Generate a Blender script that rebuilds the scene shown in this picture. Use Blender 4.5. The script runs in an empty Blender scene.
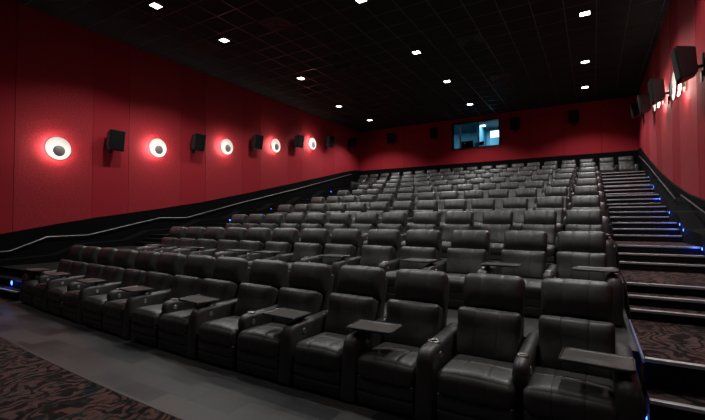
import bpy, bmesh, math, random
from mathutils import Matrix, Vector
random.seed(7)
S = bpy.context.scene
COL = S.collection
PI = math.pi

# ------------------------------------------------------------------ room measures (metres)
WL, WR, YB, CZ, YF = -13.55, 1.90, 23.52, 7.72, -3.0     # left wall, right wall, back wall, ceiling, front wall
XS, PITCH, HEAD = -0.132, 0.737, 1.15                     # right-most seat, seat pitch, chair height
AX0, AX1 = 0.335, 1.41                                    # right stairs
BX0, BX1 = -13.05, -10.42                                 # left stairs
def row_y(k):
    return 4.152 if k == 1 else 6.166 + 2.0757*(k-2)
def row_z(k):
    return 0.0 if k == 1 else 0.5236 + 0.33*(k-2) + 0.0082*(k-2)**2
def row_k(k):
    return 0.0075 - 0.00048*(k-1)
def curve(k, x):
    return row_k(k)*(x+2.5)**2
DZ = 0.055

# ------------------------------------------------------------------ materials
def new_mat(name):
    m = bpy.data.materials.new(name); m.use_nodes = True
    nt = m.node_tree; b = nt.nodes['Principled BSDF']
    return m, nt, b
def N(nt, t, **kw):
    n = nt.nodes.new(t)
    for k, v in kw.items(): setattr(n, k, v)
    return n
def plain(name, col, rough=0.5, metal=0.0, spec=0.5, emit=None, es=0.0):
    m, nt, b = new_mat(name)
    b.inputs['Base Color'].default_value = (*col, 1); b.inputs['Roughness'].default_value = rough
    b.inputs['Metallic'].default_value = metal; b.inputs['Specular IOR Level'].default_value = spec
    if emit:
        b.inputs['Emission Color'].default_value = (*emit, 1); b.inputs['Emission Strength'].default_value = es
    return m
def ramp(nt, fac, stops, interp='LINEAR'):
    r = N(nt, 'ShaderNodeValToRGB'); r.color_ramp.interpolation = interp
    e = r.color_ramp.elements
    while len(e) > 1: e.remove(e[-1])
    e[0].position = stops[0][0]; e[0].color = (*stops[0][1], 1)
    for p, c in stops[1:]:
        q = e.new(p); q.color = (*c, 1)
    nt.links.new(fac, r.inputs['Fac']); return r.outputs['Color']
def bump(nt, b, h, strength, dist=0.01):
    bn = N(nt, 'ShaderNodeBump'); bn.inputs['Strength'].default_value = strength; bn.inputs['Distance'].default_value = dist
    nt.links.new(h, bn.inputs['Height']); nt.links.new(bn.outputs['Normal'], b.inputs['Normal'])
def coords(nt, kind='Object', scale=(1, 1, 1), rnd=False):
    tc = N(nt, 'ShaderNodeTexCoord'); mp = N(nt, 'ShaderNodeMapping'); mp.inputs['Scale'].default_value = scale
    if kind == 'World':
        g = N(nt, 'ShaderNodeNewGeometry'); nt.links.new(g.outputs['Position'], mp.inputs['Vector'])
    else:
        nt.links.new(tc.outputs[kind], mp.inputs['Vector'])
    if rnd:
        oi = N(nt, 'ShaderNodeObjectInfo'); mul = N(nt, 'ShaderNodeMath', operation='MULTIPLY'); mul.inputs[1].default_value = 37.0
        nt.links.new(oi.outputs['Random'], mul.inputs[0]); nt.links.new(mul.outputs[0], mp.inputs['Location'])
    return mp.outputs['Vector']

def leather():
    m, nt, b = new_mat('black_leather')
    v = coords(nt, 'Object', (1, 1, 1), rnd=True)
    n1 = N(nt, 'ShaderNodeTexNoise'); n1.inputs['Scale'].default_value = 6; n1.inputs['Detail'].default_value = 3
    n1.inputs['Distortion'].default_value = .7
    n2 = N(nt, 'ShaderNodeTexNoise'); n2.inputs['Scale'].default_value = 160; n2.inputs['Detail'].default_value = 2
    nt.links.new(v, n1.inputs['Vector']); nt.links.new(v, n2.inputs['Vector'])
    c = ramp(nt, n1.outputs['Fac'], [(0.3, (.025, .0247, .0243)), (0.75, (.036, .0355, .0348))])
    nt.links.new(c, b.inputs['Base Color'])
    rr = N(nt, 'ShaderNodeMapRange'); rr.inputs['To Min'].default_value = .41; rr.inputs['To Max'].default_value = .54
    nt.links.new(n1.outputs['Fac'], rr.inputs['Value']); nt.links.new(rr.outputs['Result'], b.inputs['Roughness'])
    ad = N(nt, 'ShaderNodeMath', operation='MULTIPLY_ADD'); ad.inputs[1].default_value = .06
    nt.links.new(n2.outputs['Fac'], ad.inputs[0]); nt.links.new(n1.outputs['Fac'], ad.inputs[2])
    bump(nt, b, ad.outputs[0], .22, .025)
    b.inputs['Specular IOR Level'].default_value = .68
    return m
def carpet():
    m, nt, b = new_mat('patterned_carpet')
    v = coords(nt, 'World', (1, 1, 1))
    n0 = N(nt, 'ShaderNodeTexNoise'); n0.inputs['Scale'].default_value = 1.6; n0.inputs['Detail'].default_value = 2
    nt.links.new(v, n0.inputs['Vector'])
    mx = N(nt, 'ShaderNodeVectorMath', operation='MULTIPLY_ADD'); mx.inputs[1].default_value = (1.3, 1.3, 1.3)
    nt.links.new(n0.outputs['Color'], mx.inputs[0]); nt.links.new(v, mx.inputs[2])
    w = N(nt, 'ShaderNodeTexWave', wave_type='BANDS'); w.inputs['Scale'].default_value = 2.3; w.inputs['Distortion'].default_value = 13
    w.inputs['Detail'].default_value = 2.5; w.inputs['Detail Scale'].default_value = 1.2
    nt.links.new(mx.outputs[0], w.inputs['Vector'])
    n1 = N(nt, 'ShaderNodeTexNoise'); n1.inputs['Scale'].default_value = 4.5; n1.inputs['Detail'].default_value = 2; n1.inputs['Distortion'].default_value = 1.5
    nt.links.new(v, n1.inputs['Vector'])
    c1 = ramp(nt, n1.outputs['Fac'], [(.34, (.010, .010, .011)), (.42, (.050, .031, .028)), (.52, (.105, .044, .038)), (.60, (.062, .052, .049)), (.70, (.012, .012, .014))])
    c2 = ramp(nt, w.outputs['Fac'], [(.24, (.04, .04, .04)), (.50, (1, 1, 1))])
    mix = N(nt, 'ShaderNodeMix', data_type='RGBA', blend_type='MULTIPLY'); mix.inputs['Factor'].default_value = .9
    nt.links.new(c1, mix.inputs['A']); nt.links.new(c2, mix.inputs['B'])
    nt.links.new(mix.outputs['Result'], b.inputs['Base Color'])
    n3 = N(nt, 'ShaderNodeTexNoise'); n3.inputs['Scale'].default_value = 250
    nt.links.new(v, n3.inputs['Vector']); bump(nt, b, n3.outputs['Fac'], .6, .01)
    b.inputs['Roughness'].default_value = .95; b.inputs['Specular IOR Level'].default_value = .15
    return m
def lvt():
    m, nt, b = new_mat('grey_floor_tile')
    v = coords(nt, 'World', (1, 1, 1))
    br = N(nt, 'ShaderNodeTexBrick'); br.inputs['Scale'].default_value = 1; br.inputs['Brick Width'].default_value = .55
    br.inputs['Row Height'].default_value = .275; br.inputs['Mortar Size'].default_value = .002
    br.inputs['Color1'].default_value = (0, 0, 0, 1); br.inputs['Color2'].default_value = (1, 1, 1, 1); br.inputs['Mortar'].default_value = (.35, .35, .35, 1)
    nt.links.new(v, br.inputs['Vector'])
    n = N(nt, 'ShaderNodeTexNoise'); n.inputs['Scale'].default_value = 55; n.inputs['Detail'].default_value = 5
    nt.links.new(v, n.inputs['Vector'])
    n4 = N(nt, 'ShaderNodeTexNoise'); n4.inputs['Scale'].default_value = 1.4; n4.inputs['Detail'].default_value = 2
    nt.links.new(v, n4.inputs['Vector'])
    a = N(nt, 'ShaderNodeMath', operation='MULTIPLY_ADD'); a.inputs[1].default_value = .55
    hf = N(nt, 'ShaderNodeMath', operation='MULTIPLY_ADD'); hf.inputs[1].default_value = .6; hf.inputs[2].default_value = .2
    nt.links.new(br.outputs['Color'], hf.inputs[0]); nt.links.new(n.outputs['Fac'], a.inputs[0]); nt.links.new(hf.outputs[0], a.inputs[2])
    a2 = N(nt, 'ShaderNodeMath', operation='MULTIPLY_ADD'); a2.inputs[1].default_value = .6
    nt.links.new(n4.outputs['Fac'], a2.inputs[0]); nt.links.new(a.outputs[0], a2.inputs[2])
    dv = N(nt, 'ShaderNodeMath', operation='DIVIDE'); dv.inputs[1].default_value = 1.5
    nt.links.new(a2.outputs[0], dv.inputs[0])
    c = ramp(nt, dv.outputs[0], [(.50, (.014, .015, .017)), (.68, (.033, .034, .036)), (.84, (.062, .060, .058))])
    nt.links.new(c, b.inputs['Base Color']); b.inputs['Roughness'].default_value = .44; b.inputs['Specular IOR Level'].default_value = .35
    bump(nt, b, n.outputs['Fac'], .12, .004)
    return m
def red(name, textured, streak=False):
    m, nt, b = new_mat(name)
    v = coords(nt, 'World', (9, 9, 1.3) if streak else (5, 5, 5))
    n = N(nt, 'ShaderNodeTexNoise'); n.inputs['Scale'].default_value = 4; n.inputs['Detail'].default_value = 6; n.inputs['Roughness'].default_value = .7
    nt.links.new(v, n.inputs['Vector'])
    if textured:
        c = ramp(nt, n.outputs['Fac'], [(.34, (.27, .014, .022)), (.5, (.36, .022, .032)), (.68, (.43, .033, .045))] if streak else [(.34, (.235, .011, .018)), (.5, (.33, .017, .027)), (.68, (.40, .027, .038))])  # streaked version lifted in colour for the stronger light on the right-hand wall
    else:
        c = ramp(nt, n.outputs['Fac'], [(.3, (.30, .0145, .024)), (.7, (.335, .017, .028))])
    nt.links.new(c, b.inputs['Base Color']); b.inputs['Roughness'].default_value = .85; b.inputs['Specular IOR Level'].default_value = .2
    if streak: b.inputs['Roughness'].default_value = .75; b.inputs['Specular IOR Level'].default_value = .4
    elif textured: b.inputs['Roughness'].default_value = .8; b.inputs['Specular IOR Level'].default_value = .28
    bump(nt, b, n.outputs['Fac'], (.15 if streak else .5) if textured else .08, .02)
    return m
def tile_mat():
    m, nt, b = new_mat('black_ceiling_tile')
    v = coords(nt, 'World', (1, 1, 1))
    n = N(nt, 'ShaderNodeTexNoise'); n.inputs['Scale'].default_value = 60; n.inputs['Detail'].default_value = 3
    nt.links.new(v, n.inputs['Vector'])
    c = ramp(nt, n.outputs['Fac'], [(.3, (.012, .013, .013)), (.7, (.026, .028, .028))])
    nt.links.new(c, b.inputs['Base Color']); b.inputs['Roughness'].default_value = .9; b.inputs['Specular IOR Level'].default_value = .2
    return m

LEA = leather(); CAR = carpet(); LVT = lvt()
RTEX = red('red_textured_panel', True); RPLN = red('red_plain_panel', False); RSTR = red('red_streaked_lit_panel', True, True)
TILE = tile_mat()
GRID = plain('ceiling_grid_metal', (.11, .105, .10), .30, .6)
BLACKW = plain('black_wall_paint', (.0032, .0034, .0040), .9, spec=.08)
BLACKM = plain('black_metal', (.006, .006, .0065), .45, .2)
PLAST = plain('black_plastic', (.008, .008, .009), .4)
TRAYM = plain('tray_laminate', (.060, .054, .051), .34)
TRAYR = plain('tray_rim', (.03, .029, .028), .3)
STEEL = plain('brushed_steel', (.55, .53, .50), .28, 1.0)
WELL = plain('cup_well', (.02, .018, .016), .2, .8)
NOSE = plain('aluminium_nosing', (.55, .55, .58), .42, .7)
RISER = plain('dark_riser', (.005, .005, .006), .8, spec=.2)
RAILD = plain('dark_rail', (.035, .035, .036), .45, .3)
RAILM = plain('satin_rail', (.36, .34, .33), .4, .6)
GRILLE = plain('speaker_grille', (.004, .0045, .005), .8, spec=.2)
CAB = plain('speaker_cabinet', (.022, .023, .023), .5)
SCM = plain('sconce_bronze', (.10, .075, .06), .45, .5)
DISC = plain('sconce_disc', (.36, .33, .30), .5, .2)
BOWL = plain('sconce_bowl', (.8, .76, .72), .5, emit=(1.0, .86, .76), es=.35)
RINGE = plain('sconce_lamp', (.8, .8, .8), .5, emit=(1.0, .80, .70), es=80.0)
DLE = plain('downlight_diffuser', (.9, .9, .9), .5, emit=(1.0, .97, .93), es=14.0)
BLUE = plain('blue_led', (.1, .2, .8), .4, emit=(.04, .12, 1.0), es=9.0)
STRIP = plain('blue_led_strip', (.10, .11, .16), .5, emit=(.30, .35, 1.0), es=.06)
VENTM = plain('vent_metal', (.010, .010, .010), .5, .3)
GLASS, _nt, _b = new_mat('booth_glass')
_b.inputs['Base Color'].default_value = (.9, .97, 1, 1); _b.inputs['Roughness'].default_value = .02
_b.inputs['Transmission Weight'].default_value = 1.0; _b.inputs['IOR'].default_value = 1.02
BOOTHW = plain('booth_wall_paint', (.20, .42, .52), .7)
BOOTHF = plain('booth_floor', (.12, .14, .15), .7)
WHITEP = plain('booth_white_paint', (.75, .80, .82), .6)
MONE = plain('booth_lit_panel', (.8, .8, .8), .5, emit=(.80, .93, 1.0), es=2.2)
BLE = plain('booth_lamp', (.9, .9, .9), .5, emit=(.75, .93, 1.0), es=9.0)

# ------------------------------------------------------------------ mesh helpers
def obj(name, bm, mats, parent=None, loc=(0, 0, 0), rot=None, smooth=False, angle=None):
    me = bpy.data.meshes.new(name)
    bmesh.ops.recalc_face_normals(bm, faces=bm.faces)
    bm.to_mesh(me); bm.free()
    for m in (mats if isinstance(mats, (list, tuple)) else [mats]): me.materials.append(m)
    if smooth: me.polygons.foreach_set('use_smooth', [True]*len(me.polygons))
    if angle is not None:
        me.polygons.foreach_set('use_smooth', [True]*len(me.polygons))
        me.set_sharp_from_angle(angle=angle)
    me.update()
    o = bpy.data.objects.new(name, me); COL.objects.link(o); o.location = loc
    if rot: o.rotation_euler = rot
    if parent: o.parent = parent
    return o
def empty(name, loc=(0, 0, 0), rz=0.0):
    o = bpy.data.objects.new(name, None); COL.objects.link(o); o.location = loc; o.rotation_euler = (0, 0, rz)
    o.empty_display_size = .1
    return o
def tag(o, label, cat, group=None):
    o['label'] = label; o['category'] = cat
    if group: o['group'] = group
    return o
def struct(o):
    o['kind'] = 'structure'; return o
def box(bm, x0, x1, y0, y1, z0, z1, mi=0, bev=0.0):
    vs = [bm.verts.new((x, y, z)) for x in (x0, x1) for y in (y0, y1) for z in (z0, z1)]
    idx = [(0, 1, 3, 2), (4, 6, 7, 5), (0, 4, 5, 1), (2, 3, 7, 6), (0, 2, 6, 4), (1, 5, 7, 3)]
    fs = []
    for f in idx:
        q = bm.faces.new([vs[i] for i in f]); q.material_index = mi; fs.append(q)
    if bev > 0:
        es = {e for f in fs for e in f.edges}
        bmesh.ops.bevel(bm, geom=list(es), offset=bev, segments=2, affect='EDGES', profile=.5)
def prism_x(bm, pts, x0, x1, mi=0):
    """closed outline in (y,z) extruded along x"""
    a = [bm.verts.new((x0, y, z)) for y, z in pts]; b = [bm.verts.new((x1, y, z)) for y, z in pts]
    n = len(pts)
    for f in (a, b[::-1]):
        q = bm.faces.new(f); q.material_index = mi
    for i in range(n):
        q = bm.faces.new((a[i], b[i], b[(i+1) % n], a[(i+1) % n])); q.material_index = mi
def prism_z(bm, pts, z0, z1, mi=0):
    a = [bm.verts.new((x, y, z0)) for x, y in pts]; b = [bm.verts.new((x, y, z1)) for x, y in pts]
    n = len(pts)
    for f in (a, b[::-1]):
        q = bm.faces.new(f); q.material_index = mi
    for i in range(n):
        q = bm.faces.new((a[i], b[i], b[(i+1) % n], a[(i+1) % n])); q.material_index = mi
def lathe(bm, prof, n=32, mi=0, M=None):
    """profile (r, h) turned about z; M places it"""
    M = M or Matrix.Identity(4); rings = []
    for r, h in prof:
        if r < 1e-6: rings.append([bm.verts.new(M @ Vector((0, 0, h)))])
        else: rings.append([bm.verts.new(M @ Vector((r*math.cos(2*PI*i/n), r*math.sin(2*PI*i/n), h))) for i in range(n)])
    for a, b in zip(rings, rings[1:]):
        for i in range(n):
            j = (i+1) % n
            if len(a) == 1 and len(b) == 1: continue
            if len(a) == 1: q = bm.faces.new((a[0], b[i], b[j]))
            elif len(b) == 1: q = bm.faces.new((a[i], b[0], a[j]))
            else: q = bm.faces.new((a[i], b[i], b[j], a[j]))
            q.material_index = mi
def tube(bm, pts, r, n=8, mi=0):
    pts = [Vector(p) for p in pts]; rings = []
    for i, p in enumerate(pts):
        d = (pts[min(i+1, len(pts)-1)] - pts[max(i-1, 0)]).normalized()
        u = d.cross(Vector((0, 0, 1)))
        if u.length < 1e-4: u = Vector((1, 0, 0))
        u.normalize(); w = u.cross(d)
        rings.append([bm.verts.new(p + r*(math.cos(2*PI*k/n)*u + math.sin(2*PI*k/n)*w)) for k in range(n)])
    for a, b in zip(rings, rings[1:]):
        for k in range(n):
            q = bm.faces.new((a[k], b[k], b[(k+1) % n], a[(k+1) % n])); q.material_index = mi
    for e in (rings[0], rings[-1][::-1]):
        q = bm.faces.new(e); q.material_index = mi

def axis_params(h, r, n, seams, sw):
    """sample positions along [-h,h], dense at rounded ends and at stitched seams"""
    t = [-h, -h+r*.12, -h+r*.35, -h+r*.65, -h+r]
    inner = [(-h+r)+(2*(h-r))*i/n for i in range(1, n)]
    for s in seams:
        inner = [v for v in inner if abs(v-s) > sw*1.6]
        inner += [s-sw, s-sw*.45, s, s+sw*.45, s+sw]
    t += sorted(inner); t += [h-r, h-r*.65, h-r*.35, h-r*.12, h]
    return sorted(set(round(v, 6) for v in t))
def cushion(hx, hy, hz, r, n=(6, 4, 4), seams_x=(), seams_y=(), seams_z=(), depth=.008, sw=.009, bulge=(0, 0, 0), warp=None, tuck=0.0):
    """upholstered pad: rounded box with stitched seams pressed in, bulging faces, then warped"""
    bm = bmesh.new()
    P = [axis_params(hx, r, n[0], seams_x, sw), axis_params(hy, r, n[1], seams_y, sw), axis_params(hz, r, n[2], seams_z, sw)]
    H = (hx, hy, hz); cache = {}
    def vert(p):
        key = tuple(round(c, 5) for c in p)
        if key in cache: return cache[key]
        q = [max(-(H[i]-r), min(H[i]-r, p[i])) for i in range(3)]
        d = Vector([p[i]-q[i] for i in range(3)])
        v = Vector(q) + d.normalized()*r if d.length > 1e-9 else Vector(p)
        nrm = d.normalized() if d.length > 1e-9 else Vector((0, 0, 0))
        u = [p[i]/H[i] for i in range(3)]
        for i in range(3):
            if bulge[i]:
                j, k = (i+1) % 3, (i+2) % 3
                v[i] += bulge[i]*u[i]*(1-u[j]**2)*(1-u[k]**2)
        for s_, ax in ((seams_x, 0), (seams_y, 1), (seams_z, 2)):
            for s in s_:
                dd = abs(p[ax]-s)
                if dd < sw:
                    v -= nrm*depth*(.5+.5*math.cos(PI*dd/sw))
        if warp: v = Vector(warp(v, u))
        b = bm.verts.new(v); cache[key] = b; return b
    for ax in range(3):
        a, b = [i for i in range(3) if i != ax]
        for sgn in (-1, 1):
            for i in range(len(P[a])-1):
                for j in range(len(P[b])-1):
                    c = []
                    for (ii, jj) in ((i, j), (i+1, j), (i+1, j+1), (i, j+1)):
                        p = [0, 0, 0]; p[ax] = sgn*H[ax]; p[a] = P[a][ii]; p[b] = P[b][jj]; c.append(vert(p))
                    if len(set(c)) == 4:
                        try: bm.faces.new(c)
                        except ValueError: pass
    return bm

# ------------------------------------------------------------------ recliner
def rot_x(v, a, py, pz):
    y, z = v[1]-py, v[2]-pz
    return (v[0], py+y*math.cos(a)-z*math.sin(a), pz+y*math.sin(a)+z*math.cos(a))
SHIFT = .014
HX = .276      # half width of the seat
def arm_mesh(short, AW):
    prof = [(-.985, .03), (-.98, .30), (-.965, .48), (-.945, .55), (-.90, .592), (-.84, .603), (-.60, .606), (-.40, .612), (-.20, .622), (-.02, .624), (.02, .60), (.03, .40), (.03, .03)]
    if short: prof = [(-.80, .30), (-.87, .40), (-.885, .50), (-.875, .56), (-.84, .592), (-.79, .603), (-.60, .606), (-.40, .612), (-.20, .622), (-.02, .624), (.02, .60), (.03, .40), (.03, .03), (-.70, .03)]
    bm = bmesh.new()
    xs = [-AW, -AW+.010, -AW+.03, -.015, .015, AW-.03, AW-.010, AW]
    ins = [.035, .012, .0, -.006, -.006, 0, .012, .035]
    cy, cz = -.45, .30; rings = []
    for x, d in zip(xs, ins):
        ring = []
        for i, (y, z) in enumerate(prof):
            dz = -d if z > .5 else 0
            dy = d*.8 if y < -.79 and z > .1 else (-d*.8 if y > 0 else 0)
            ring.append(bm.verts.new((x, y+dy, z+dz)))
        rings.append(ring)
    n = len(prof)
    for a, b in zip(rings, rings[1:]):
        for i in range(n): bm.faces.new((a[i], b[i], b[(i+1) % n], a[(i+1) % n]))
    bm.faces.new(rings[0]); bm.faces.new(rings[-1][::-1])
    return bm
def make_arm(root, x, face, short=False, sw=.050):
    AW = sw if short else .075; cy = -.70 if not short else -.72
    a = obj('armrest', arm_mesh(short, AW), LEA, root, (x, 0, 0), angle=math.radians(38))
    bm = bmesh.new()
    lathe(bm, [(.0, .6125), (.030, .6125), (.032, .618), (.046, .620), (.050, .617), (.052, .606)], 24)
    k_ = AW/.068 if short else 1.12
    bmesh.ops.scale(bm, vec=(k_, k_, 1), verts=bm.verts)
    c = obj('cup_holder', bm, [STEEL], a, (0, cy, 0), smooth=True); c['label'] = 'metal rimmed cup holder'
    bm = bmesh.new(); lathe(bm, [(0, .6135), (.018, .6135), (.030, .6150)], 20)
    obj('cup_well', bm, WELL, a, (0, cy, 0), smooth=True)
    bm = bmesh.new()
    lathe(bm, [(.030, 0), (.030, .004), (.024, .009), (.012, .010), (.010, .006), (0, .006)], 20, M=Matrix.Rotation(face*PI/2, 4, 'Y'))
    b = obj('recline_button', bm, STEEL, a, (face*(AW-.001), -.74, .515), smooth=True); b['label'] = 'round silver recline button'
    return a
def make_tray(root, x, side):
    """side: +1 the board reaches to the viewer's right of the arm, -1 to the left"""
    L, W, r = .235, .165, .045
    bm = bmesh.new(); pts = []
    for cx, cy, a0 in ((L-r, W-r, 0), (-L+r, W-r, 90), (-L+r, -W+r, 180), (L-r, -W+r, 270)):
        for k in range(7):
            a = math.radians(a0+15*k); pts.append((cx+r*math.cos(a), cy+r*math.sin(a)))
    def ring(s, z): return [bm.verts.new((px*(1-s/L), py*(1-s/W), z)) for px, py in pts]
    rs = [ring(.012, .655), ring(0, .662), ring(0, .676), ring(.004, .681), ring(.010, .681), ring(.016, .675)]
    n = len(pts)
    for a, b in zip(rs, rs[1:]):
        for i in range(n): bm.faces.new((a[i], b[i], b[(i+1) % n], a[(i+1) % n])).material_index = 1
    bm.faces.new(rs[0]).material_index = 1; bm.faces.new(rs[-1][::-1]).material_index = 0
    cx = x+side*.165
    t = obj('tray_table', bm, [TRAYM, TRAYR], root, (cx, -.745, 0), (0, 0, side*.05), angle=.6)
    t['label'] = 'swivel tray table with a raised rim'
    bm = bmesh.new(); lathe(bm, [(.02, .60), (.02, .656)], 12); box(bm, -.05, .05, -.03, .03, .640, .656)
    lathe(bm, [(.045, .604), (.045, .618), (.02, .622)], 16)
    obj('tray_post', bm, BLACKM, t, (x-cx, .03, 0))
    return t
def make_chair(kind='single'):
    wide = kind.endswith('_wide'); ex = (.048 if wide else .022)*(1 if kind.startswith('second') else (-1 if kind.startswith('first') else 0))
    hw = HX+abs(ex)/2; cx = ex/2
    root = empty('recliner')
    bm = bmesh.new(); box(bm, -HX, HX, -.88, -.02, .03, .30, bev=.01); box(bm, -HX+.03, HX-.03, -.80, -.10, .0, .05)
    obj('base', bm, BLACKM, root)
    # footrest: two padded boards folded down at the front
    bm = cushion(hw, .03, .125, .022, n=(6, 1, 3), seams_z=(-.005,), depth=.010, sw=.010, bulge=(0, .008, 0), warp=lambda v, u: (v[0]+cx, v[1]-.945, v[2]+.150))
    obj('footrest', bm, LEA, root, smooth=True)
    # seat pad: bull-nosed front, pressed seams
    def seat_warp(v, u):
        y, z = v[1]-.690, v[2]+.350
        if u[2] > 0: z += .018*(1-u[0]**2)*math.exp(-((y+.86)/.18)**2)
        if y < -.92: z -= .10*((-.92-y)/.10)**2*.5
        return (v[0]+cx, y-.014*(1-u[2]**2)*(y < -.9), z-.02*max(0, (y+.7)))
    bm = cushion(hw+.004, .285, .105, .062, n=(8, 8, 4), seams_x=(-.105, .105), seams_y=(.02,), depth=.005, sw=.009, bulge=(0, .006, .012), warp=seat_warp)
    obj('seat_cushion', bm, LEA, root, smooth=True)
    lean = math.radians(-24)
    # backrest: lower pad
    def back_warp(v, u):
        s = 1+.03*u[2]
        y = v[1]+.010*math.sin(3*u[0])*u[2] - (.030*math.exp(-((u[2]-.72)/.38)**2) if u[1] < 0 else 0)
        if abs(u[0]) > .55 and u[2] > .3 and u[1] < 0: y -= .016*(abs(u[0])-.55)*(u[2]-.3)*3
        w = rot_x((v[0]*s, y, v[2]), lean, 0, 0)
        return (w[0], w[1]-.305, w[2]+.615)
    bm = cushion(HX, .085, .225, .045, n=(8, 3, 6), seams_x=(-.10, .10), depth=.0045, sw=.009, bulge=(.004, .026, .008), warp=back_warp)
    obj('backrest', bm, LEA, root, smooth=True)
    # head pillow
    def head_warp(v, u):
        y = v[1] + ((.014*u[2]**2 if u[2] > 0 else .078*u[2]**2) if u[1] < 0 else 0)
        w = rot_x((v[0]*(1+.018*u[2]-.010*(u[2] > .8)), y, v[2]), math.radians(-18), 0, 0)
        return (w[0], w[1]-.080, w[2]+.958)
    bm = cushion(HX+.002, .100, .188, .058, n=(8, 3, 6), seams_x=(-.10, .10), depth=.003, sw=.009, bulge=(0, .022, .010), warp=head_warp)
    obj('headrest', bm, LEA, root, smooth=True)
    # outer shell behind
    def shell_warp(v, u):
        w = rot_x(tuple(v), math.radians(-17), 0, 0)
        return (w[0], w[1]-.055, w[2]+.60)
    bm = cushion(HX-.012, .055, .43, .03, n=(4, 2, 6), bulge=(0, .01, 0), warp=shell_warp)
    obj('back_shell', bm, LEA, root, smooth=True)
    if kind.startswith('second'): make_arm(root, PITCH/2-SHIFT, 1, True, .060 if wide else .050)
    else: make_arm(root, PITCH/2, 1)
    return root
ORD = ['first', 'second', 'third', 'fourth', 'fifth', 'sixth', 'seventh', 'eighth', 'ninth', 'tenth', 'eleventh', 'twelfth',
       'thirteenth', 'fourteenth', 'fifteenth', 'sixteenth', 'seventeenth', 'eighteenth', 'nineteenth']
ROWN = ['', 'front', 'second', 'third', 'fourth', 'fifth', 'sixth', 'seventh', 'eighth', 'ninth', 'top']
# trays by row: chair index -> list of (local arm x sign, side); board lies over that seat
TRAYS = {1: {0: 'R', 2: 'L', 4: 'R', 6: 'R', 8: 'R', 10: 'R', 12: 'R', 13: 'L'},
         2: {0: 'R', 1: 'L', 3: 'R', 5: 'R', 7: 'R', 8: 'R', 10: 'R', 12: 'R'},
         3: {0: 'R'}}
PAIRS = {1: (0, 4, 6, 8, 10, 12)}
for k in range(2, 10): PAIRS[k] = (0, 3, 5, 8, 10)
PAIRS[10] = (0, 2, 5, 7, 10, 12, 15)
ROWPITCH = {1: .997, 2: .994, 3: 1, 4: 1.0, 5: 1.015, 6: 1.03, 7: 1.047, 8: 1.058, 9: 1.070, 10: 1.078}
protos = {}
def chair(kind):
    if kind not in protos:
        c = make_chair(kind); protos[kind] = (c, [(p, list(p.children), p.location.copy()) for p in c.children]); return c
    src, parts = protos[kind]
    c = src.copy(); COL.objects.link(c)
    for p, subs, at in parts:
        q = p.copy(); COL.objects.link(q); q.parent = c; q.location = at
        for t in subs:
            w = t.copy(); COL.objects.link(w); w.parent = q
    return c
for k in range(1, 11):
    n = 14 if k == 1 else (19 if k == 10 else 13)
    x0 = XS-.4485*max(0, ROWPITCH[k]-1) if k < 10 else 1.345
    for i in range(n):
        x = x0 - i*PITCH*ROWPITCH[k]
        kind = 'first' if i in PAIRS[k] else ('second' if i-1 in PAIRS[k] else 'single')
        x += {'first': -SHIFT, 'second': SHIFT, 'single': 0}[kind] + (.02 if (k, i) == (2, 1) else 0)
        y = row_y(k)+curve(k, x); z = row_z(k)
        c = chair(kind+'_wide' if k < 3 and kind != 'single' else kind)
        if i == 0:
            for q in c.children:
                if q.name.startswith('armrest'): q.location.x -= .04
        c.location = (x, y, z); c.rotation_euler = (0, 0, math.atan(2*row_k(k)*min(0, x+2.5)))
        if k > 1: c.scale = (max(1, ROWPITCH[k]), 1, .883)
        if i == n-1:    # end chair closes the row with one more arm
            q = make_arm(c, -PITCH/2, 1)
        tr = TRAYS.get(k, {}).get(i)
        if tr == 'R': make_tray(c, PITCH/2-(.055 if i == 0 else 0), -1)
        if tr == 'L': make_tray(c, -PITCH/2, 1)
        where = 'the right-hand stairs' if k < 10 else 'the right-hand wall'
        extra = ', tray across it' if tr else ''
        if n-1 == i: pos = 'last seat at the left-hand end'
        else: pos = '%s seat from %s' % (ORD[i], where)
        tag(c, 'black leather recliner in the %s row, %s%s' % (ROWN[k], pos, extra), 'recliner',
            'black leather recliners, %s row' % ROWN[k])

# ------------------------------------------------------------------ floors and tiers
XT0, XT1 = BX1, AX0-.005
def curved_strip(x0, x1, yf, n=24):
    return [(x0+(x1-x0)*i/n, yf(x0+(x1-x0)*i/n)) for i in range(n+1)]
bm = bmesh.new(); box(bm, WL, WR, YF, YB, -.3, -.012)
struct(obj('floor', bm, RISER))
edge = lambda x: 2.20+.0082*(x+2.5)**2
bm = bmesh.new(); prism_z(bm, curved_strip(WL, WR, edge)+[(WR, YF), (WL, YF)], -.05, .0)
struct(obj('floor_carpet', bm, CAR))
bm = bmesh.new(); prism_z(bm, curved_strip(WL, WR, edge)+[(x, y+.035) for x, y in curved_strip(WL, WR, edge)[::-1]], -.05, .004)
struct(obj('trim_1', bm, plain('carpet_edge_strip', (.05, .047, .045), .5)))
bm = bmesh.new(); prism_z(bm, curved_strip(WL, WR, lambda x: edge(x)+.035)+[(WR, 5.2), (XT0, 5.2), (XT0, 3.42), (-10.6, 3.36), (WL, 3.5)], -.05, .0)
struct(obj('floor_tile', bm, LVT))
bm = bmesh.new(); prism_z(bm, [(WL, 3.5), (-10.6, 3.36), (XT0, 3.42), (XT0, 6.0), (WL, 6.0)], -.05, .0)
struct(obj('floor_left_carpet', bm, CAR))
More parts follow.
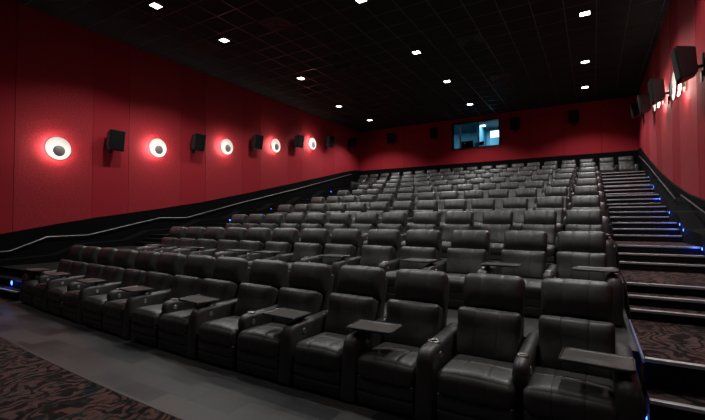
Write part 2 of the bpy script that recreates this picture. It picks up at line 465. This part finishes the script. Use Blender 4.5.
for k in range(2, 11):
    z = row_z(k); z0 = 0 if k == 2 else row_z(k-1)-.02
    x0, x1 = (XT0, XT1)
    yf = lambda x: row_y(k-1)+.16+curve(k-1, x)
    yb = (lambda x: row_y(k)+.16+curve(k, x)) if k < 10 else (lambda x: YB-.002)
    bm = bmesh.new(); prism_z(bm, curved_strip(x0, x1, yf)+curved_strip(x0, x1, lambda x: yb(x)+(0.0 if k < 10 else 0))[::-1], max(-.01, z0-.30), z)
    bm.faces.ensure_lookup_table()
    struct(obj('floor_tier', bm, LVT))
# stairs: treads as slabs with metal nosing, dark riser, carpeted top; left flight coloured dark for shade
def step_list(shift):
    st = [(3.712-.262+shift, .19, 0), (3.712+shift, .35, 0), (3.973+shift, .58, 1)]
    for kk in range(8):
        zA, zB = row_z(kk+2)+DZ, row_z(kk+3)+DZ
        ys = 3.973+2.0137-.5212+kk*2.0757+shift
        for m in range(3):
            st.append((ys+m*.2606, zA+(m+1)*(zB-zA)/3, m == 2))
    return st
def ax1(y): return AX1+.46*max(0, min(1, (y-10)/10))
def stairs(name, x0, x1, shift, dzs, label, yend, ledge, skip=0):
    root = tag(empty(name, ((x0+x1)/2, 3.5+shift, 0)), label, 'staircase')
    sl = step_list(shift)[skip:]
    for j, (y, z, land) in enumerate(sl):
        z += dzs if j > 1 else 0
        if x0 > 0: x1 = ax1(y)
        yn = sl[j+1][0] if j+1 < len(sl) else yend
        bm = bmesh.new()
        lx0, ly0 = x0-root.location.x, y-root.location.y
        lx1, ly1 = x1-root.location.x, yn-root.location.y
        box(bm, lx0, lx1, ly0+.012, ly1+.3 if j+1 < len(sl) else ly1, max(0, z-.35), z, 0)
        s = obj('step', bm, CAR if x1 > 0 else RISER, root)  # left-hand treads take a near-black colour instead of carpet, standing in for shade
        bm = bmesh.new(); box(bm, lx0, lx1, ly0+.002, ly0+.012, max(.0, z-.30), z-.028)
        obj('riser', bm, RISER, s)
        bm = bmesh.new(); box(bm, lx0, lx1, ly0-.006, ly0+.046, z-.026, z+.004, bev=.004)
        nn = obj('step_nosing', bm, NOSE if x1 > 0 or j == 0 else BLACKM, s); nn['label'] = 'pale metal step nosing' if x1 > 0 or j == 0 else 'step nosing darkened for shade'  # left nosings above the first are blackened to read as shaded
    return root, sl
STR, slr = stairs('aisle_staircase', AX0, AX1, 0.0, 0.0, 'carpeted aisle stairs with metal nosings along the right-hand wall', YB-1.75-.15, True)
STL, sll = stairs('aisle_staircase', BX0, BX1, .18, -.055, 'aisle stairs blackened for shade along the left-hand wall beyond the seats', YB-2.2, True)
# landing edge LED strip on the seat side of the first landing
bm = bmesh.new(); box(bm, AX0-.016, AX0-.002, 3.97, 5.45, .545, .578)
LEDS = obj('led_strip', bm, STRIP, STR, tuple(-v for v in STR.location)); LEDS['label'] = 'blue-white light strip on the landing edge'
# top cross landings
bm = bmesh.new(); box(bm, AX0, WR, slr[-1][0]+.6, YB-.002, row_z(9), row_z(10)-.001)
struct(obj('floor_top_right', bm, LVT))
bm = bmesh.new(); box(bm, WL, BX1, sll[-1][0]+.5, YB-.002, row_z(9)-.3, row_z(10)-.001)
struct(obj('floor_top_left', bm, LVT))

# ------------------------------------------------------------------ walls
DADO = [(-3.0, .95), (2.0, 1.05), (4.33, 1.34), (5.73, 1.62), (6.85, 1.82), (8.54, 2.08), (10.65, 2.43), (13.39, 3.00), (17.06, 3.80), (21.6, 4.80), (22.9, 5.05), (23.52, 5.10)]
DADOR = [(-3.0, .95), (2.0, 1.05), (6.0, 1.58), (9.0, 1.93), (10.44, 2.09), (11.87, 2.29), (13.8, 2.66), (16.36, 3.26), (19.2, 4.02), (22.45, 5.00), (23.52, 5.05)]
def interp(tab, y):
    for (a, b), (c, d) in zip(tab, tab[1:]):
        if a <= y <= c: return b+(d-b)*(y-a)/(c-a)
    return tab[-1][1]
SEAM = [YF] + [v for j in range(-2, 7) for v in (3.45+3.15*j-0.0, 4.60+3.15*j)] + [YB]
SEAM = sorted(v for v in SEAM if YF <= v <= YB)
def red_wall(name, X, sgn, dado, tex):
    bm = bmesh.new()
    box(bm, min(X-sgn*.02, X-sgn*.20), max(X-sgn*.02, X-sgn*.20), YF, YB+.2, -.3, CZ+.1, 2)
    for a, b in zip(SEAM, SEAM[1:]):
        mid = (a+b)/2; plainp = ((mid-3.45) % 3.15) < 1.15
        y0, y1 = a+.004, b-.004
        nseg = max(1, int((y1-y0)/.6))
        low = [(y0+(y1-y0)*i/nseg, interp(dado, y0+(y1-y0)*i/nseg)-.05) for i in range(nseg+1)]
        th = 0.0 if not plainp else -.004
        xa, xb = X+sgn*th, X-sgn*.025
        prism_x(bm, low+[(y1, CZ), (y0, CZ)], min(xa, xb), max(xa, xb), 1 if plainp else 0)
    return struct(obj(name, bm, [tex, RPLN, BLACKW]))
red_wall('wall_left', WL, 1, DADO, RTEX)
red_wall('wall_right', WR, -1, DADOR, RSTR)
def wainscot(name, X, sgn, dado):
    bm = bmesh.new(); xa, xb = X-sgn*.01, X+sgn*.045
    prism_x(bm, [(YF, -.1)]+dado+[(YB, -.1)], min(xa, xb), max(xa, xb))
    return struct(obj(name, bm, BLACKW))
wainscot('trim_2', WL, 1, DADO); wainscot('trim_3', WR, -1, DADOR)
# booth window opening in the back wall
WX0, WX1, WZ0, WZ1 = -7.12, -4.50, 5.96, 7.40
bm = bmesh.new()
xs = [WL-.2, -12.0, -10.35, -8.75, WX0, WX1, -2.9, -1.3, .4, WR+.2]
for a, b in zip(xs, xs[1:]):
    g0 = .007 if a not in (WX0,) else 0; g1 = .007 if b not in (WX1,) else 0
    if a == WX0:
        box(bm, a, b, YB, YB+.03, 5.0, WZ0, 1); box(bm, a, b, YB, YB+.03, WZ1, CZ, 1)
    else: box(bm, a+(0.007 if a != WX1 else 0), b-(0.007 if b != WX0 else 0), YB, YB+.03, 5.0, CZ, 1)
box(bm, WL-.2, WX0, YB+.03, YB+.2, -.3, CZ+.1, 2); box(bm, WX1, WR+.2, YB+.03, YB+.2, -.3, CZ+.1, 2)
box(bm, WX0, WX1, YB+.03, YB+.2, -.3, WZ0, 2); box(bm, WX0, WX1, YB+.03, YB+.2, WZ1, CZ+.1, 2)
struct(obj('wall_back', bm, [RTEX, RPLN, BLACKW]))
bm = bmesh.new(); prism_z(bm, [(WL, YB-.045), (WR, YB-.045), (WR, YB+.01), (WL, YB+.01)], 3.2, 5.06)
struct(obj('trim_4', bm, BLACKW))
bm = bmesh.new(); box(bm, WL-.2, WR+.2, YF-.2, YF, -.3, CZ+.1); struct(obj('wall_front', bm, BLACKW))
bm = bmesh.new(); box(bm, WL-.2, WR+.2, YF-.2, YB+.2, CZ, CZ+.15); struct(obj('ceiling', bm, TILE))
# ceiling grid bars (tee bars of the suspended ceiling)
bm = bmesh.new(); T = .8
x = .96-T*19
while x < WR:
    if x > WL: box(bm, x-.012, x+.012, YF, YB, CZ-.008, CZ+.002)
    x += T
y = 8.75-T*15
while y < YB:
    if y > YF: box(bm, WL, WR, y-.012, y+.012, CZ-.0085, CZ+.002)
    y += T
struct(obj('trim_5', bm, GRID))
# stringers (black kerb between stairs and wall)
def stringer(name, xin, xwall, sl, up, dzs, yend):
    top = [(sl[0][0]-.1, sl[0][1]+up-.05)]
    for j in range(2, len(sl)-1, 3): top.append((sl[j][0], sl[j][1]+up+dzs)); top.append((sl[j][0]+1.3, sl[j][1]+up+dzs+.06))
    top = top[:-1]; top.append((yend, sl[-1][1]+up+dzs))
    bm = bmesh.new()
    rows = [[bm.verts.new(p) for p in ((xin(y), y, -.01), (xin(y), y, z), (xwall, y, z), (xwall, y, -.01))] for y, z in top]
    for a, b in zip(rows, rows[1:]):
        for i in range(4): bm.faces.new((a[i], b[i], b[(i+1) % 4], a[(i+1) % 4]))
    bm.faces.new(rows[0]); bm.faces.new(rows[-1][::-1])
    return struct(obj(name, bm, BLACKW))
stringer('trim_6', lambda y: ax1(y)+.001, WR-.02, slr, .20, 0, 21.4)
stringer('trim_7', lambda y: BX0-.001, WL+.03, sll, .14, -.055, 22.3)

# ------------------------------------------------------------------ handrails
def handrail(pts, x, wallx, label, r=.022, mat=None):
    root = tag(empty('handrail', (x, pts[0][0], pts[0][1])), label, 'handrail', 'wall handrails')
    ox, oy, oz = root.location
    bm = bmesh.new(); tube(bm, [(0, y-oy, z-oz) for y, z in pts], r, 10)
    obj('rail', bm, mat or RAILM, root, smooth=True)
    L = 0
    for (a, b), (c, d) in zip(pts, pts[1:]):
        n = max(1, int((c-a)/2.2))
        for i in range(n):
            t = (i+.5)/n; y, z = a+(c-a)*t-oy, b+(d-b)*t-oz
            bm = bmesh.new(); tube(bm, [(0, y, z-.01), (0, y, z-.07), ((wallx-x)*.5, y, z-.09), (wallx-x, y, z-.09)], .009, 6)
            obj('rail_bracket', bm, BLACKM, root, smooth=True)
    return root
LX = WL+.10
handrail([(3.6, .86), (4.52, .88), (5.37, 1.23), (6.45, 1.25), (8.103, 1.63), (8.88, 1.80), (9.956, 1.81), (12.685, 2.48), (16.6, 3.36), (22.2, 4.70)], LX, WL+.045,
         'pale metal handrail climbing the left-hand black dado', .0135)
handrail([(5.6, 1.15), (8.913, 1.807), (11.044, 2.229)], 1.62, WR-.045, 'lower dark handrail on the right-hand wall, nearest the camera', .016, RAILD)
handrail([(11.75, 2.16), (11.965, 2.232), (17.517, 3.72), (19.96, 4.308)], 1.62, WR-.045, 'upper dark handrail on the right-hand wall, rising to the back', .016, RAILD)

# ------------------------------------------------------------------ wall speakers
def speaker_proto():
    root = empty('wall_speaker')          # local: +x out of the wall, z up; tilted cabinet
    pr = [(.10, -.30), (.42, -.22), (.30, .34), (.10, .34)]     # (x,z) side outline
    def cab(s0, s1, inset, grow=0):
        pass
    bm = bmesh.new()
    hw0, hw1 = .27, .20                 # wider at the front
    out = [(.12, -.24, .20), (.40, -.36, .27), (.50, .36, .27), (.16, .30, .20)]
    L = [bm.verts.new((x, -w, z)) for x, z, w in out]; R = [bm.verts.new((x, w, z)) for x, z, w in out]
    bm.faces.new(L); bm.faces.new(R[::-1])
    for i in range(4): bm.faces.new((L[i], R[i], R[(i+1) % 4], L[(i+1) % 4]))
    bmesh.ops.bevel(bm, geom=list(bm.edges), offset=.012, segments=2, affect='EDGES')
    obj('speaker_cabinet', bm, CAB, root)
    bm = bmesh.new()
    f = [(.412, -.33), (.505, .335)]
    a = [bm.verts.new((x, y, z)) for (x, z), y in ((f[0], -.245), (f[0], .245), (f[1], .245), (f[1], -.245))]
    b = [bm.verts.new((v.co.x+.018, v.co.y*.96, v.co.z*.97)) for v in a]
    bm.faces.new(a); bm.faces.new(b[::-1])
    for i in range(4): bm.faces.new((a[i], b[i], b[(i+1) % 4], a[(i+1) % 4]))
    g = obj('speaker_grille', bm, GRILLE, root); g['label'] = 'matt black front grille'
    bm = bmesh.new(); box(bm, .0, .02, -.08, .08, -.32, .18); box(bm, .0, .20, -.03, .03, -.12, -.06)
    box(bm, .02, .05, -.05, .05, -.42, -.20)
    obj('wall_bracket', bm, BLACKM, root)
    return root
sp = speaker_proto(); first = True
def put_speaker(loc, rz, label, group, sc=1.0):
    global first
    if first: c = sp; first = False
    else:
        c = sp.copy(); COL.objects.link(c)
        for ch in list(sp.children):
            q = ch.copy(); COL.objects.link(q); q.parent = c
    c.location = loc; c.rotation_euler = (0, 0, rz); c.scale = (sc, sc, sc); tag(c, label, 'speaker', group)
SPY = [7.35, 10.53, 13.75, 16.8, 19.72, 22.3]; SPZ = [4.33, 4.80, 5.36, 5.90, 6.38, 6.75]
for i, (y, z) in enumerate(zip(SPY, SPZ)):
    put_speaker((WL, y-.22, z-.05), 0, 'black speaker on the left red wall, %s from the front' % ORD[i], 'speakers on the left wall', .93)
for i, (y, z) in enumerate(zip([10.25, 14.3, 17.6, 21.0], [4.80, 5.38, 5.84, 6.42])):
    put_speaker((WR, y, z), PI, 'dark speaker on the right red wall, %s from the camera' % ORD[i], 'speakers on the right wall', .93)
for i, x in enumerate([-11.07, -8.18, -3.6, -.79]):
    put_speaker((x, YB, 6.95), -PI/2, 'black speaker on the shadowed back wall, %s from the left' % ORD[i], 'speakers on the back wall', .93)

# ------------------------------------------------------------------ wall sconces
SCP = 4.0
def sconce_proto():
    root = empty('wall_sconce')
    R90 = Matrix.Rotation(PI/2, 4, 'Y')          # lathe axis -> +x
    bm = bmesh.new(); lathe(bm, [(0, 0), (.16, 0), (.16, .05), (0, .05)], 28, M=R90)
    obj('mounting_plate', bm, SCM, root, angle=.6)
    bm = bmesh.new(); lathe(bm, [(.205, .150), (.225, .138), (.247, .150), (.247, .166), (.225, .178), (.205, .166), (.205, .150)], 32, M=R90)
    l = obj('halo_lamp', bm, RINGE, root, smooth=True); l['label'] = 'glowing lamp ring behind the dish'
    bm = bmesh.new(); lathe(bm, [(.02, .05), (.06, .05), (.07, .180), (.25, .188), (.32, .206), (.348, .228), (.356, .242), (.345, .250), (.330, .242)], 40, M=R90)
    obj('dish_rim', bm, SCM, root, smooth=True)
    bm = bmesh.new(); lathe(bm, [(.332, .242), (.30, .216), (.22, .198), (.12, .192), (0, .190)], 40, M=R90)
    b = obj('dish', bm, BOWL, root, smooth=True); b['label'] = 'bright white glowing dish'
    bm = bmesh.new(); lathe(bm, [(0, .190), (.018, .190), (.018, .275), (.145, .280), (.158, .288), (.145, .298), (0, .303)], 32, M=R90)
    d = obj('centre_cap', bm, DISC, root, (0, 0, -.075), angle=.7); d['label'] = 'dull grey round cap'
    for q in range(4):
        l = bpy.data.lights.new('sconce_lamp', 'POINT'); l.energy = SCP/4; l.color = (1.0, .86, .79); l.shadow_soft_size = .02
        lo = bpy.data.objects.new('sconce_lamp', l); COL.objects.link(lo); lo.parent = root
        lo.location = (.248, .07*math.cos(PI/4+q*PI/2), -.075+.07*math.sin(PI/4+q*PI/2))
    return root
sc = sconce_proto(); first = True
def put_sconce(loc, rz, label, group):
    global first
    if first: c = sc; first = False
    else:
        c = sc.copy(); COL.objects.link(c)
        for ch in list(sc.children):
            q = ch.copy(); COL.objects.link(q); q.parent = c
    c.location = loc; c.rotation_euler = (0, 0, rz); tag(c, label, 'wall light', group)
for i, (y, z) in enumerate([(5.55, 3.80), (8.66, 4.30), (11.8, 4.84), (14.86, 5.38), (17.86, 5.97)]):
    put_sconce((WL, y, z), 0, 'glowing round dish light on the left red wall, %s from the front' % ORD[i], 'round lights on the left wall')
for i, (y, z) in enumerate([(11.9, 4.84), (15.2, 5.37)]):
    put_sconce((WR, y, z), PI, 'glowing round dish light on the right red wall, %s from the camera' % ORD[i], 'round lights on the right wall')

# ------------------------------------------------------------------ downlights
def downlight(x, y, label, power):
    root = tag(empty('ceiling_light', (x, y, CZ)), label, 'ceiling light', 'square ceiling downlights')
    bm = bmesh.new()
    for a in (0, 1, 2, 3):
        c, s = math.cos(a*PI/2), math.sin(a*PI/2)
        vs = []
        b2 = bmesh.new(); box(b2, -.16, .16, .125, .16, -.022, 0)
        for v in b2.verts: v.co = Vector((v.co.x*c-v.co.y*s, v.co.x*s+v.co.y*c, v.co.z))
        me = bpy.data.meshes.new('t'); b2.to_mesh(me); b2.free(); bm.from_mesh(me); bpy.data.meshes.remove(me)
    obj('light_frame', bm, VENTM, root)
    bm = bmesh.new(); box(bm, -.125, .125, -.125, .125, -.014, -.002)
    obj('diffuser', bm, DLE, root)
    l = bpy.data.lights.new('downlight_lamp', 'SPOT'); l.energy = power; l.color = (1.0, .98, .95)
    l.spot_size = math.radians(125); l.spot_blend = .5; l.shadow_soft_size = .10
    lo = bpy.data.objects.new('downlight_lamp', l); COL.objects.link(lo); lo.parent = root; lo.location = (0, 0, -.03)
    return root
P = 620.0
DL = []
for i, (x, y) in enumerate([(-10.42, 2.4), (-10.42, 6.66), (-10.48, 9.14), (-10.52, 13.29), (-11.40, 17.6), (-11.40, 21.0)]):
    DL.append((x, y, 'left line of ceiling lights', i))
for i, (x, y) in enumerate([(-5.35, 1.4), (-5.35, 5.4), (-5.35, 9.36), (-5.35, 13.36), (-5.35, 16.85), (-5.40, 20.81)]):
    DL.append((x, y, 'middle line of ceiling lights', i))
for i, (x, y) in enumerate([(-.13, 1.4), (-.13, 5.4), (-.13, 9.36), (-.13, 13.37), (-.19, 17.48), (-.25, 20.85)]):
    DL.append((x, y, 'right line of ceiling lights', i))
for x, y, ln, i in DL:
    downlight(x, y, 'small bright square downlight, %s along the %s' % (ORD[i], ln), P*(.22 if y < 3 else 1))  # front-most lamps are out of view, added dimmed to fill the seat fronts

# ------------------------------------------------------------------ ceiling vents
def vent(x, y, label):
    root = tag(empty('air_vent', (x, y, CZ)), label, 'air vent', 'square ceiling air vents')
    bm = bmesh.new()
    for s in (.38, .29, .20, .11):
        w = .02
        box(bm, -s, s, s-w, s, -.03, 0); box(bm, -s, s, -s, -s+w, -.03, 0); box(bm, -s, -s+w, -s, s, -.03, 0); box(bm, s-w, s, -s, s, -.03, 0)
    obj('vent_frame', bm, GRID, root)
    bm = bmesh.new(); box(bm, -.38, .38, -.38, .38, -.012, -.001); box(bm, -.05, .05, -.05, .05, -.03, -.012)
    obj('vent_core', bm, VENTM, root)
vent(-8.24, 9.15, 'black square air vent in the ceiling, nearest the camera on the left')
vent(-8.24, 13.35, 'black square air vent in the ceiling, farther back on the left')
vent(-3.44, 13.35, 'black square air vent in the ceiling, nearer one right of centre')
vent(-3.24, 17.45, 'black square air vent in the ceiling, farther one right of centre')

# ------------------------------------------------------------------ blue step lights
def step_light(x, y, z, nrm, label, power, group):
    root = tag(empty('step_light', (x, y, z)), label, 'step light', group)
    M = Matrix.Rotation(nrm*PI/2, 4, 'Y')
    bm = bmesh.new(); lathe(bm, [(0, 0), (.042, 0), (.042, .008), (.030, .010), (.030, .006)], 20, M=M)
    obj('bezel', bm, BLACKM, root)
    bm = bmesh.new(); lathe(bm, [(0, .016), (.018, .013), (.028, .006)], 16, M=M)
    obj('blue_lens', bm, BLUE, root, smooth=True)
    l = bpy.data.lights.new('step_lamp', 'POINT'); l.energy = power; l.color = (.04, .12, 1.0); l.shadow_soft_size = .02
    lo = bpy.data.objects.new('step_lamp', l); COL.objects.link(lo); lo.parent = root; lo.location = (nrm*.06, 0, 0)
def step_floor(y):
    return max([z for yy, z, _ in slr if yy <= y] or [0])
for i, (y, z) in enumerate([(7.942, 1.249), (9.40, 1.507), (9.753, 1.604), (11.45, 1.86), (13.9, 2.28), (16.2, 2.75), (18.9, 3.31)]):
    step_light(ax1(y), y, max(z, step_floor(y)+.06), -1, 'small blue step light beside the right-hand stairs, %s going up' % ORD[i], .7, 'blue lights by the right stairs')
for i, (y, z) in enumerate([(11.75, 1.64), (14.25, 2.16), (17.05, 2.74), (19.3, 3.30)]):
    step_light(BX0+.002, y, z+.08, 1, 'small blue step light by the left-hand wall, %s going up' % ORD[i], .35, 'blue lights by the left stairs')
step_light(AX0-.001, 3.80, .17, -1, 'blue light low on the stair side by the nearest recliner', .5, 'blue lights by the right stairs')
# light and strip at the foot of the left-hand stairs
root = tag(empty('step_light', (-11.40, 3.885, .275)), 'bright blue light low at the foot of the left-hand stairs', 'step light', 'blue lights by the left stairs')
M = Matrix.Rotation(PI/2, 4, 'X')
bm = bmesh.new(); lathe(bm, [(0, 0), (.075, 0), (.075, .01), (.055, .012)], 20, M=M); obj('bezel', bm, BLACKM, root)
bm = bmesh.new(); lathe(bm, [(0, .02), (.035, .017), (.052, .008)], 16, M=M); obj('blue_lens', bm, BLUE, root, smooth=True)
l = bpy.data.lights.new('step_lamp', 'POINT'); l.energy = .6; l.color = (.03, .12, 1.0); l.shadow_soft_size = .03
lo = bpy.data.objects.new('step_lamp', l); COL.objects.link(lo); lo.parent = root; lo.location = (0, -.10, 0)

# ------------------------------------------------------------------ projection booth behind the window
bx0, bx1, by0, by1, bz0, bz1 = -8.6, -3.2, YB+.2, YB+3.6, 5.0, 7.62
bm = bmesh.new()
box(bm, bx0, bx1, by1, by1+.1, bz0, bz1); box(bm, bx0-.1, bx0, by0, by1, bz0, bz1); box(bm, bx1, bx1+.1, by0, by1, bz0, bz1)
struct(obj('wall_booth', bm, BOOTHW))
bm = bmesh.new(); box(bm, -6.10, -5.98, YB+1.5, by1, bz0, bz1); struct(obj('wall_booth_partition', bm, BOOTHW))
bm = bmesh.new(); box(bm, bx0, bx1, by0, by1, bz0-.1, bz0); struct(obj('floor_booth', bm, BOOTHF))
bm = bmesh.new(); box(bm, bx0, bx1, by0, by1, bz1, bz1+.1); struct(obj('ceiling_booth', bm, plain('booth_ceiling_paint', (.03, .08, .11), .8)))
win = struct(obj('window_1', (lambda b: (box(b, WX0-.07, WX1+.07, YB-.05, YB+.12, WZ1, WZ1+.07), box(b, WX0-.07, WX1+.07, YB-.05, YB+.12, WZ0-.07, WZ0),
     box(b, WX0-.07, WX0, YB-.05, YB+.12, WZ0, WZ1), box(b, WX1, WX1+.07, YB-.05, YB+.12, WZ0, WZ1), b)[-1])(bmesh.new()), BLACKM))
bm = bmesh.new(); box(bm, -5.66, -5.60, YB+.0, YB+.08, WZ0, WZ1); obj('mullion', bm, BLACKM, win)
bm = bmesh.new(); box(bm, WX0, WX1, YB+.03, YB+.04, WZ0, WZ1); obj('pane', bm, GLASS, win)
def lamp_area(loc, sx, sy, power, col, name, rot=(0, 0, 0), parent=None):
    l = bpy.data.lights.new(name, 'AREA'); l.shape = 'RECTANGLE'; l.size = sx; l.size_y = sy; l.energy = power; l.color = col
    o = bpy.data.objects.new(name, l); COL.objects.link(o); o.location = loc; o.rotation_euler = rot
    if parent: o.parent = parent
for i, (x, dy) in enumerate(((-8.0, 1.0), (-5.85, 2.0))):  # left lamp is an addition kept out of sight to brighten the booth
    r_ = tag(empty('ceiling_light', (x, YB+dy, bz1)), 'white panel light inside the projection booth, %s one' % ('added hidden left' if i == 0 else 'right'), 'ceiling light', 'booth ceiling lights')
    bm = bmesh.new(); box(bm, -.16, .16, -.12, .12, -.03, 0); obj('diffuser', bm, BLE, r_)
    lamp_area((0, 0, -.05), .3, .22, 55, (.45, .82, 1.0), 'booth_lamp', parent=r_)
# column, projector, desk, lit panel and cabinet in the booth
bm = bmesh.new(); box(bm, 0, .10, 0, .08, 0, 2.9); o = obj('white_post', bm, WHITEP, None, (-7.0, YB+.9, bz0)); tag(o, 'narrow white post at the left edge of the booth window', 'post')
root = tag(empty('film_projector', (-6.48, YB+.75, bz0)), 'dark digital projector on its pedestal behind the booth window', 'projector')
bm = bmesh.new(); box(bm, -.25, .25, 0, .7, 0, 1.0, bev=.02); obj('pedestal', bm, PLAST, root)
bm = bmesh.new(); box(bm, -.36, .36, -.05, .85, 1.0, 1.5, bev=.03); obj('projector_body', bm, PLAST, root)
bm = bmesh.new(); lathe(bm, [(.10, 0), (.13, .02), (.13, .14), (.09, .15), (0, .12)], 20, M=Matrix.Translation((0, -.04, 1.27)) @ Matrix.Rotation(PI/2, 4, 'X')); obj('lens', bm, WELL, root, smooth=True)
root = tag(empty('equipment_rack', (-5.0, YB+2.6, bz0)), 'white cabinet with a pale lit panel at the right of the booth', 'cabinet')
bm = bmesh.new(); box(bm, -.55, .5, 0, .6, 0, 2.35, bev=.02); obj('cabinet_body', bm, BOOTHW, root)
bm = bmesh.new(); box(bm, -.50, .47, -.02, .04, 1.93, 2.33); obj('lit_panel', bm, MONE, root)
root = tag(empty('booth_desk', (-5.75, YB+.8, bz0)), 'small dark desk in the booth behind the window mullion', 'desk')
bm = bmesh.new(); box(bm, -.35, .35, 0, .5, 1.05, 1.10, bev=.01); obj('desk_top', bm, PLAST, root)
for sx in (-.3, .3):
    bm = bmesh.new(); box(bm, sx-.03, sx+.03, .04, .46, 0, 1.05); obj('leg', bm, PLAST, root)
o = obj('desk_monitor', (lambda b: (box(b, -.16, .16, 0, .04, .10, .34, bev=.01), box(b, -.03, .03, .0, .04, 0, .12), box(b, -.09, .09, -.05, .09, 0, .012), b)[-1])(bmesh.new()), PLAST, None, (-5.72, YB+1.0, bz0+1.10))
tag(o, 'small dark monitor standing on the booth desk', 'monitor')

# ------------------------------------------------------------------ camera
yaw, pit, rol, f = .5411, .0271, -.0011, 401.23
fw = Vector((-math.sin(yaw), math.cos(yaw), 0)); rt = Vector((math.cos(yaw), math.sin(yaw), 0)); up = Vector((0, 0, 1))
fw2 = math.cos(pit)*fw+math.sin(pit)*up; up2 = -math.sin(pit)*fw+math.cos(pit)*up
rt3 = math.cos(rol)*rt+math.sin(rol)*up2; up3 = -math.sin(rol)*rt+math.cos(rol)*up2
cd = bpy.data.cameras.new('camera'); cam = bpy.data.objects.new('camera', cd); COL.objects.link(cam)
M = Matrix.Identity(4)
for r in range(3): M[r][0] = rt3[r]; M[r][1] = up3[r]; M[r][2] = -fw2[r]
M[2][3] = 1.68
cam.matrix_world = M; cd.sensor_width = 36; cd.lens = f/705*36; cd.clip_start = .05; cd.clip_end = 200
S.camera = cam

w = bpy.data.worlds.new('world'); S.world = w; w.use_nodes = True
w.node_tree.nodes['Background'].inputs['Color'].default_value = (0, 0, 0, 1)
S.view_settings.view_transform = 'Standard'; S.view_settings.look = 'None'; S.view_settings.gamma = 1
S.view_settings.use_curve_mapping = False; S.view_settings.exposure = 0.0
S.cycles.use_denoising = True
S.cycles.max_bounces = 6; S.cycles.diffuse_bounces = 3; S.cycles.glossy_bounces = 3; S.cycles.transmission_bounces = 4
S.cycles.sample_clamp_indirect = 3.0; S.cycles.sample_clamp_direct = 10.0
